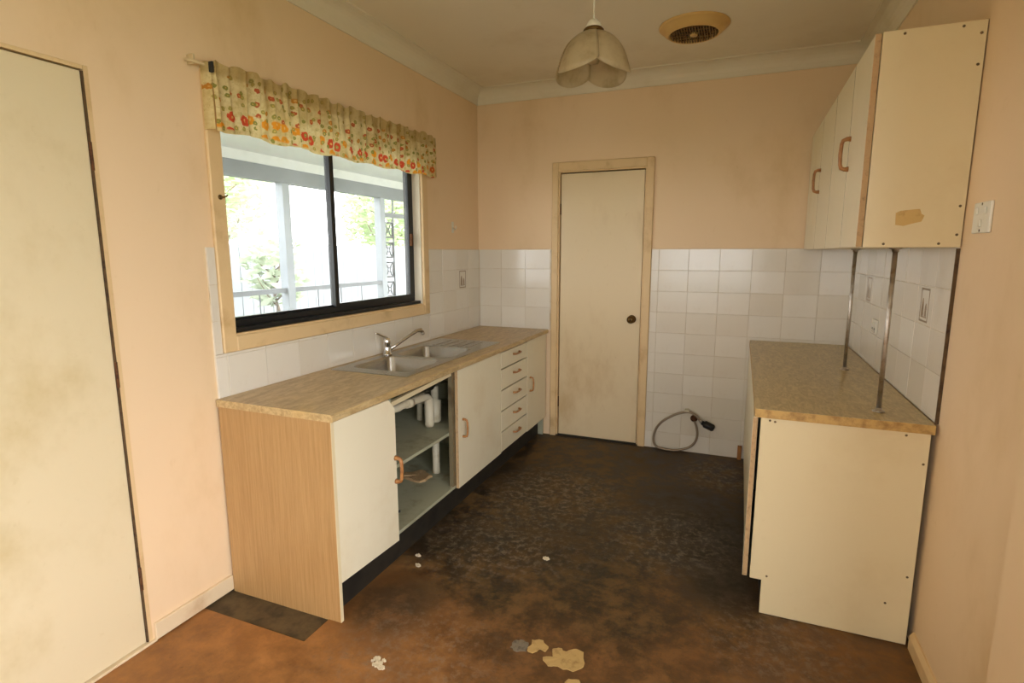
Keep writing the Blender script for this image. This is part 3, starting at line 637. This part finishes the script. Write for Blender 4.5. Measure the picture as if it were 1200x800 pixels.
# support poles
for x, y, lab in ((2.498, -1.712, 'thin rusty metal pole standing at the open end of the worktop'), (2.506, -0.885, 'thin metal pole standing midway along the worktop by the tiles')):
    p = thing('support_pole', lab, 'pole', (x, y, BT), 'poles under the wall cupboard')
    obj('tube', MB().tube([(x, y, BT+0.003), (x, y, CB-0.003)], 0.0085, 14), 'old_chrome', p)
    obj('foot_flange', MB().lathe([(0, 0.0002), (0.021, 0.0002), (0.021, 0.004), (0.012, 0.007), (0.011, 0.016), (0.0086, 0.016)], (x, y, BT), 'Z', 20), 'old_chrome', p)
    obj('top_flange', MB().lathe([(0, -0.0002), (0.021, -0.0002), (0.021, -0.004), (0.012, -0.007), (0.011, -0.016), (0.0086, -0.016)], (x, y, CB), 'Z', 20), 'old_chrome', p)

# ------------------------------------------------------------------ switch and power point
sw = thing('light_switch', 'old white switch plate on the pink wall beside the wall cupboard', 'switch', (W, -1.99, 1.56))
obj('plate', B(W-0.009, W-0.0003, -2.055, -1.925, 1.515, 1.608, 0.003, 2), 'white_plastic', sw)
for yy, zz in ((-2.022, 1.582), (-1.958, 1.582), (-1.99, 1.545)): obj('rocker', B(W-0.014, W-0.009, yy-0.008, yy+0.008, zz-0.011, zz+0.011, 0.002), 'white_plastic', sw)
for zz in (1.523, 1.602): obj('screw', MB().lathe([(0.004, 0), (0.004, 0.001), (0, 0.001)], (W-0.009, -1.99, zz), '-X', 8), 'screw', sw)
po = thing('power_point', 'small white power outlet on the tiles above the right worktop', 'outlet', (W-0.009, -0.76, 1.075))
obj('plate', B(W-0.019, W-0.0092, -0.815, -0.705, 1.038, 1.112, 0.003, 2), 'white_plastic', po)
for yy in (-0.785, -0.735): obj('socket', MB().box(W-0.0197, W-0.019, yy-0.010, yy-0.006, 1.058, 1.070).box(W-0.0197, W-0.019, yy+0.004, yy+0.008, 1.058, 1.070).box(W-0.0197, W-0.019, yy-0.003, yy+0.001, 1.046, 1.054), 'dark_gap', po)
for yy in (-0.785, -0.735): obj('switch_rocker', B(W-0.022, W-0.019, yy-0.005, yy+0.005, 1.086, 1.102, 0.001), 'white_plastic', po)
hk = thing('wall_hook', 'small pale wall hook on the pink wall above the patterned tile', 'hook', (0, -0.44, 1.64))
obj('back_plate', B(0.0003, 0.004, -0.455, -0.425, 1.60, 1.68, 0.002), 'white_plastic', hk)
obj('hook_arm', MB().tube([(0.004, -0.44, 1.635), (0.02, -0.44, 1.622), (0.03, -0.44, 1.635), (0.03, -0.44, 1.65)], 0.004, 8), 'white_plastic', hk)
ch = thing('curtain_hook', 'little brass tie hook screwed to the window architrave', 'hook', (0.018, -2.44, 1.68))
obj('hook_plate', MB().lathe([(0, 0.0003), (0.010, 0.0003), (0.010, 0.003), (0, 0.004)], (0.018, -2.44, 1.68), 'X', 12), 'brass_dark', ch)
obj('hook_arm', MB().tube([(0.021, -2.44, 1.68), (0.034, -2.436, 1.68), (0.042, -2.43, 1.683), (0.044, -2.425, 1.688)], 0.0035, 8), 'brass_dark', ch)

# ------------------------------------------------------------------ valance curtain
va = thing('window_valance', 'short gathered cream floral valance across the top of the window', 'curtain', (0.055, -1.65, 1.93))
V0, V1 = -2.47, -0.765
obj('curtain_rail', MB().tube([(0.012, V0-0.070, 2.172), (0.036, V0-0.058, 2.170), (0.036, V0, 2.170), (0.036, V1, 2.190), (0.034, V1+0.022, 2.190), (0.02, V1+0.03, 2.190)], 0.006, 8), 'curtain_rail', va)
for yy in (V0-0.05, V1+0.028): obj('rail_bracket', B(0.001 if yy < -2.53 else 0.0005, 0.036, yy-0.005, yy+0.005, 2.160, 2.196, 0.002), 'curtain_rail', va)
obj('rail_clip', B(0.050, 0.072, V0-0.004, V0+0.006, 2.140, 2.180, 0.002), 'black_rubber', va)
m = MB(); NU, NV = 340, 14; grid = []
ph = [random.uniform(0, 6.28) for _ in range(6)]
for i in range(NU+1):
    u = i/NU; y = V0+(V1-V0)*u; row = []
    wob = 0.5*math.sin(u*150+1.5*math.sin(u*23+ph[0]))+0.3*math.sin(u*97+ph[1])+0.35*math.sin(u*231+ph[2])
    zt_ = 2.186+0.022*u+0.006*math.sin(u*120+ph[3])+0.007*max(0, math.sin(u*47+ph[4])); zb = 1.932+0.020*u+0.006*math.sin(u*40+ph[5])-0.008*math.sin(math.pi*u)
    for j in range(NV+1):
        v = j/NV; amp = 0.006+0.012*v
        if v > 0.86: amp = 0.009
        x = 0.060+wob*amp*(1.0-0.25*v)+0.004*math.sin(v*5+u*30)
        if 0.78 < v < 0.88: x -= 0.004
        row.append(m.bm.verts.new((x, y+0.006*math.cos(u*150), zb+(zt_-zb)*v)))
    grid.append(row)
for i in range(NU):
    for j in range(NV):
        fc = m.bm.faces.new((grid[i][j], grid[i+1][j], grid[i+1][j+1], grid[i][j+1])); fc.smooth = True
obj('valance_cloth', m, 'floral', va)
# short returns at both ends
for yy, z0, z1, s in ((V0, 1.934, 2.180, -1), (V1, 1.955, 2.20, 1)):
    m = MB(); g = []
    for i in range(7):
        u = i/6; g.append([m.bm.verts.new((0.060-0.045*u, yy+s*0.012*math.sin(u*2.2), z0+(z1-z0)*j/6)) for j in range(7)])
    for i in range(6):
        for j in range(6): fc = m.bm.faces.new((g[i][j], g[i+1][j], g[i+1][j+1], g[i][j+1])); fc.smooth = True
    obj('valance_return', m, 'floral', va)

# ------------------------------------------------------------------ pendant lamp
LX, LY = 1.396, -1.85
pl = thing('pendant_lamp', 'frosted glass petal pendant lamp hanging from the ceiling', 'lamp', (LX, LY, CEIL))
obj('ceiling_rose', MB().lathe([(0, 0), (0.05, 0), (0.048, -0.012), (0.02, -0.025), (0, -0.026)], (LX, LY, CEIL-0.0003), 'Z', 24), 'white_plastic', pl)
ZT = 2.318                       # top of the shade
obj('cord', MB().tube([(LX, LY, CEIL-0.02), (LX, LY, ZT+0.03)], 0.003, 8), 'white_plastic', pl)
obj('cap', MB().lathe([(0, 0.036), (0.006, 0.035), (0.016, 0.031), (0.025, 0.022), (0.031, 0.010), (0.034, 0.002), (0.030, -0.006), (0, -0.006)], (LX, LY, ZT), 'Z', 24), 'white_plastic', pl)
obj('rim_band', MB().lathe([(0.034, 0.002), (0.040, -0.004), (0.040, -0.012), (0.034, -0.014)], (LX, LY, ZT), 'Z', 24), 'brass_dark', pl)
def petal(ang, R, H, t0, t1, half, scal, flare=0.006, th=0.004):
    """one gore of a glass dome with a rounded, slightly flared lower edge"""
    m = MB(); NA, NB = 14, 10; layers = []
    for off in (0.0, -th):
        g = []
        for i in range(NA+1):
            s = -1+2*i/NA; row = []
            for j in range(NB+1):
                v = j/NB*(1-scal*abs(s)**2.4); q = t0+(t1-t0)*v
                r = max(0.03, R*math.sin(q)**0.85)+off+0.004*s+flare*max(0, v-0.75)*4+0.006*(1-s*s)*v
                row.append(m.bm.verts.new((LX+r*math.cos(ang+s*half), LY+r*math.sin(ang+s*half), ZT-0.010-H*(1-math.cos(q)))))
            g.append(row)
        layers.append(g)
    for g in layers:
        for i in range(NA):
            for j in range(NB): fc = m.bm.faces.new((g[i][j], g[i+1][j], g[i+1][j+1], g[i][j+1])); fc.smooth = True
    a, b = layers
    for i in range(NA): m.bm.faces.new((a[i][NB], a[i+1][NB], b[i+1][NB], b[i][NB])); m.bm.faces.new((a[i][0], a[i+1][0], b[i+1][0], b[i][0]))
    for j in range(NB): m.bm.faces.new((a[0][j], a[0][j+1], b[0][j+1], b[0][j])); m.bm.faces.new((a[NA][j], a[NA][j+1], b[NA][j+1], b[NA][j]))
    return m
toward = math.atan2(CAM.y-LY, CAM.x-LX)
for k in range(4): obj('glass_petal', petal(toward+0.12+math.pi/4+k*math.pi/2, 0.138, 0.180, 0.22, 1.54, 0.83, 0.17), 'frosted', pl)
obj('bulb_holder', MB().lathe([(0, -0.008), (0.018, -0.008), (0.018, -0.05), (0, -0.05)], (LX, LY, ZT), 'Z', 16), 'white_plastic', pl)
obj('bulb', MB().lathe([(0.012, -0.05), (0.014, -0.065), (0.028, -0.09), (0.030, -0.105), (0.022, -0.125), (0, -0.133)], (LX, LY, ZT), 'Z', 20), 'frosted', pl)

# ------------------------------------------------------------------ ceiling exhaust fan
EX, EY = 1.665, -0.700
ef = thing('exhaust_fan', 'round yellowed plastic exhaust fan in the ceiling', 'fan', (EX, EY, CEIL))
obj('rim', MB().lathe([(0.186, -0.0003), (0.188, -0.006), (0.180, -0.014), (0.172, -0.015), (0.168, -0.024), (0.160, -0.026), (0.156, -0.036), (0.146, -0.042), (0.140, -0.048), (0.130, -0.048), (0.127, -0.040), (0.126, -0.0003)], (EX, EY, CEIL), 'Z', 48), 'yellowed_plastic', ef)
obj('backing', MB().lathe([(0, -0.012), (0.121, -0.012), (0.121, -0.009), (0, -0.009)], (EX, EY, CEIL), 'Z', 32), 'dark_gap', ef)
for i in range(-8, 9):
    x = i*0.0142; h = math.sqrt(max(0, 0.124**2-x*x))
    if h > 0.02: obj('grille_bar', B(EX+x-0.0028, EX+x+0.0028, EY-h, EY+h, CEIL-0.050, CEIL-0.042), 'grille_plastic', ef)
for i in range(-2, 3):
    y = i*0.045; h = math.sqrt(0.124**2-y*y)
    obj('cross_bar', B(EX-h, EX+h, EY+y-0.002, EY+y+0.002, CEIL-0.042, CEIL-0.037), 'grille_plastic', ef)
obj('hub', MB().lathe([(0.0, -0.056), (0.02, -0.055), (0.022, -0.048), (0.022, -0.040), (0, -0.040)], (EX, EY, CEIL), 'Z', 20), 'yellowed_plastic', ef)

# ------------------------------------------------------------------ hose at the back wall, timber strip, debris
hs = thing('flexible_hose', 'coiled braided hose with black end hanging low on the back wall', 'hose', (1.63, -0.03, 0.0))
hp = [(1.783, 0.252), (1.750, 0.290), (1.721, 0.308), (1.685, 0.315), (1.62, 0.296), (1.561, 0.262), (1.508, 0.220), (1.473, 0.173), (1.455, 0.122), (1.452, 0.071), (1.463, 0.036), (1.49, 0.017), (1.543, 0.010), (1.605, 0.010), (1.660, 0.024), (1.71, 0.048), (1.745, 0.088), (1.759, 0.143), (1.752, 0.20), (1.735, 0.245)]
path = []
for i in range(len(hp)-1):
    for q in range(4):
        t_ = q/4; p0 = hp[max(i-1, 0)]; p1 = hp[i]; p2 = hp[i+1]; p3 = hp[min(i+2, len(hp)-1)]
        cr = lambda a, b, c_, d_: 0.5*((2*b)+(-a+c_)*t_+(2*a-5*b+4*c_-d_)*t_*t_+(-a+3*b-3*c_+d_)*t_**3)
        path.append((cr(p0[0], p1[0], p2[0], p3[0]), -0.052+0.028*(i+t_)/len(hp), cr(p0[1], p1[1], p2[1], p3[1])))
path.append((1.733, -0.024, 0.252))
obj('hose', MB().tube(path, 0.0085, 10), 'hose', hs)
obj('wall_fitting', MB().lathe([(0, 0.0085), (0.026, 0.0085), (0.026, 0.014), (0.016, 0.018), (0.016, 0.036), (0, 0.036)], (1.730, 0, 0.262), '-Y', 16), 'rust', hs)
obj('hose_nut', MB().tube([(1.772, -0.052, 0.266), (1.79, -0.053, 0.246)], 0.012, 8), 'old_chrome', hs)
obj('hose_clip', B(1.664, 1.696, -0.060, -0.0085, 0.318, 0.332, 0.003), 'pvc', hs)
obj('black_connector', MB().tube([(1.786, -0.053, 0.250), (1.800, -0.053, 0.244), (1.806, -0.053, 0.241), (1.862, -0.053, 0.218), (1.872, -0.053, 0.214)], [0.015, 0.017, 0.026, 0.026, 0.018], 14), 'black_rubber', hs)
tag(obj('timber_offcut', B(2.035, 2.062, -0.035, -0.011, 0.001, 0.10, 0.002), 'timber', org=(2.05, -0.023, 0)), 'short raw timber offcut standing against the back wall tiles', 'timber')
scrap('paper_scrap', [(1.418, -2.352), (1.436, -2.338), (1.470, -2.345), (1.500, -2.318), (1.530, -2.325), (1.548, -2.395), (1.520, -2.432), (1.462, -2.428), (1.430, -2.440), (1.398, -2.405), (1.432, -2.390)], 0.0003, 0.002, 'scrap_paper', 'large torn yellow paper scrap stuck to the bare floor', 'scrap')
scrap('paper_scrap', [(1.330, -2.335), (1.372, -2.322), (1.400, -2.345), (1.398, -2.375), (1.372, -2.372), (1.356, -2.40), (1.334, -2.395)], 0.0003, 0.002, 'scrap_paper', 'small torn yellow paper scrap between larger scrap and grey scrap', 'scrap')
scrap('lino_scrap', [(1.268, -2.365), (1.290, -2.350), (1.325, -2.355), (1.332, -2.40), (1.300, -2.415), (1.268, -2.402)], 0.0003, 0.002, 'scrap_grey', 'grey curled lino scrap beside the torn yellow paper', 'scrap')
scrap('paper_scrap', [(1.515, -2.470), (1.55, -2.462), (1.575, -2.51), (1.55, -2.56), (1.51, -2.545)], 0.0003, 0.002, 'scrap_paper', 'narrow torn yellow scrap lying next to the largest paper scrap', 'scrap')
for (x, y, r, lab) in ((0.655, -2.06, 0.013, 'white crumb of plaster on the dark floor near the open bay'), (0.610, -1.985, 0.012, 'pale crumb of plaster at the foot of the open bay'), (1.197, -1.777, 0.017, 'flat pale chip lying alone mid-floor')):
    scrap('plaster_crumb', blob(x, y, r, 7, 1.2), 0.0003, 0.005, 'crumb', lab, 'debris')
for (x, y, r) in ((0.845, -2.640, 0.012), (0.862, -2.662, 0.016), (0.883, -2.672, 0.012), (0.872, -2.640, 0.008), (0.850, -2.668, 0.008), (0.835, -2.655, 0.006)):
    scrap('plaster_crumb', blob(x, y, r, 7, 1.2), 0.0003, 0.004, 'crumb', 'tiny white plaster crumb in the cluster on the orange floor', 'debris', 'plaster crumbs in a cluster')

# ------------------------------------------------------------------ outside : patio, fence, trees
struct('ground_1', B(-30, 30, -30, 30, -0.5, -0.22), 'grass')
struct('ground_2', B(-2.75, -T-0.002, -6, 9, -0.2195, -0.12), 'concrete')
pr = struct('patio_roof', B(-2.62, -T-0.002, -5, 10, 2.42, 2.46), 'patio_white')
obj('patio_beam', B(-2.56, -2.46, -5, 10, 2.17, 2.32), 'patio_grey', pr)
obj('purlin', B(-2.55, -2.47, -5, 10, 2.32, 2.42), 'patio_white', pr)
for y, lab in ((0.50, 'square white patio post left of the iron scroll panel'), (2.20, 'square white patio post carrying the iron scroll panel'), (-2.6, None), (4.6, 'square white patio post beyond the iron scroll panel')):
    if lab is None: continue
    p = thing('patio_post', lab, 'post', (-2.51, y, -0.12), 'patio posts')
    obj('shaft', B(-2.56, -2.46, y-0.05, y+0.05, -0.119, 2.168), 'post_paint', p)
    obj('base_shoe', B(-2.575, -2.445, y-0.065, y+0.065, -0.1195, -0.06), 'patio_grey', p)
rl = thing('patio_railing', 'low grey railing between the patio posts outside the window', 'railing', (-2.51, 1.3, -0.12))
for a, b in ((-3.0, 0.448), (0.552, 2.148), (3.16, 4.548)):
    obj('top_rail', B(-2.535, -2.485, a, b, 1.035, 1.085), 'patio_grey', rl)
    obj('bottom_rail', B(-2.53, -2.49, a, b, 0.05, 0.09), 'patio_grey', rl)
    n = int((b-a)/0.32)
    for i in range(1, n): obj('baluster', MB().tube([(-2.51, a+(b-a)*i/n, 0.09), (-2.51, a+(b-a)*i/n, 1.035)], 0.007, 6), 'iron_white', rl)
ip = thing('iron_scroll_panel', 'tall narrow ornamental iron panel with square scroll motifs on the patio post', 'panel', (-2.51, 2.37, -0.12))
for y in (2.276, 2.50): obj('upright', B(-2.52, -2.50, y-0.008, y+0.008, -0.119, 1.034 if False else 2.168), 'iron_white', ip)
obj('top_bar', B(-2.53, -2.49, 2.27, 3.1, 1.93, 1.985), 'iron_white', ip)
for i in range(6):
    z = 1.76-i*0.268
    m = MB(); cy, hw = 2.381, 0.098
    for a, b in (((cy-hw, z-hw), (cy+hw, z-hw)), ((cy+hw, z-hw), (cy+hw, z+hw)), ((cy+hw, z+hw), (cy-hw, z+hw)), ((cy-hw, z+hw), (cy-hw, z-hw))):
        m.tube([(-2.515, a[0], a[1]), (-2.515, b[0], b[1])], 0.011, 6)
    for sx in (-1, 1):
        for sz in (-1, 1): m.tube([(-2.515, cy+sx*(0.088-0.055*math.sin(t_*0.9)), z+sz*(0.02+0.07*math.cos(t_*0.9)*0.9)) for t_ in (0, .4, .8, 1.2, 1.7)], 0.008, 6)
    m.tube([(-2.515, cy+0.03*math.cos(t_), z+0.03*math.sin(t_)) for t_ in [k*math.pi/5 for k in range(11)]], 0.007, 6)
    obj('scroll_square', m, 'motif_iron', ip)
fe = thing('paling_fence', 'pale vertical board fence across the yard outside the window', 'fence', (-5.1, 4, -0.22))
bw = 0.20
bm_board = MB().box(-0.012, 0.012, -bw/2+0.004, bw/2-0.004, 0.0, 1.80, 0.003).mesh('board', 'fence_paint')
for i in range(60):
    o = bpy.data.objects.new('board', bm_board); COL.objects.link(o); o.parent = fe
    o.location = (random.uniform(-.004, .004), -3.5+i*bw-4+1.2, 0.01+random.uniform(-.006, .006))
for z in (0.35, 1.35): obj('fence_rail', B(-5.16, -5.115, -3.5+1.0, 9.5, z-0.04, z+0.04), 'fence_paint', fe)
def tree(name, label, x, y, h, r, mat, n, trunk_r=0.07, zc=None):
    t_ = thing(name, label, 'tree', (x, y, -0.22), 'trees beyond the fence')
    zc = zc or h*0.72; m = MB()
    m.tube([(x, y, -0.22), (x+0.06, y+0.03, h*0.25), (x-0.04, y, h*0.5), (x, y, h*0.75)], [trunk_r, trunk_r*0.8, trunk_r*0.6, trunk_r*0.3], 8)
    for k in range(9):
        a = k*2.4; z0 = h*(0.3+0.05*k); e = (x+math.cos(a)*r*0.8, y+math.sin(a)*r*0.8, z0+h*0.25)
        m.tube([(x, y, z0), ((x+e[0])/2, (y+e[1])/2, z0+h*0.1), e], [trunk_r*0.45, trunk_r*0.3, trunk_r*0.12], 6)
    obj('trunk', m, 'bark', t_)
    m = MB()
    for _ in range(n):
        d = Vector((random.gauss(0, 1), random.gauss(0, 1), random.gauss(0, 1))).normalized()*random.uniform(0.45, 1.0)
        c_ = Vector((x+d.x*r, y+d.y*r, zc+d.z*h*0.36)); a = random.uniform(0, 6.28); L = random.uniform(0.09, 0.17)
        u = Vector((math.cos(a), math.sin(a), random.uniform(-.6, .3))).normalized()*L; w = u.orthogonal().normalized()*L*0.32
        w.rotate(Matrix.Rotation(random.uniform(0, 6.28), 3, u))
        m.bm.faces.new([m.bm.verts.new(p) for p in (c_-u, c_+w, c_+u, c_-w)])
    o = obj('foliage', m, mat, t_); o['kind'] = 'stuff'
tree('yard_tree', 'bright green leafy tree left of the white patio post', -7.6, 3.0, 4.2, 1.7, 'leaf_green', 3500)
tree('yard_tree', 'loose grey-green tree between the patio post and the sash bar', -10.5, 6.2, 4.6, 1.6, 'leaf_dark', 2600)
tree('yard_tree', 'pale green tree behind the iron scroll panel', -7.6, 9.6, 3.6, 1.3, 'leaf_green', 2600)
tree('yard_shrub', 'thin twiggy shrub in front of the pale fence', -4.3, 2.1, 1.7, 0.45, 'leaf_dark', 260, 0.03)
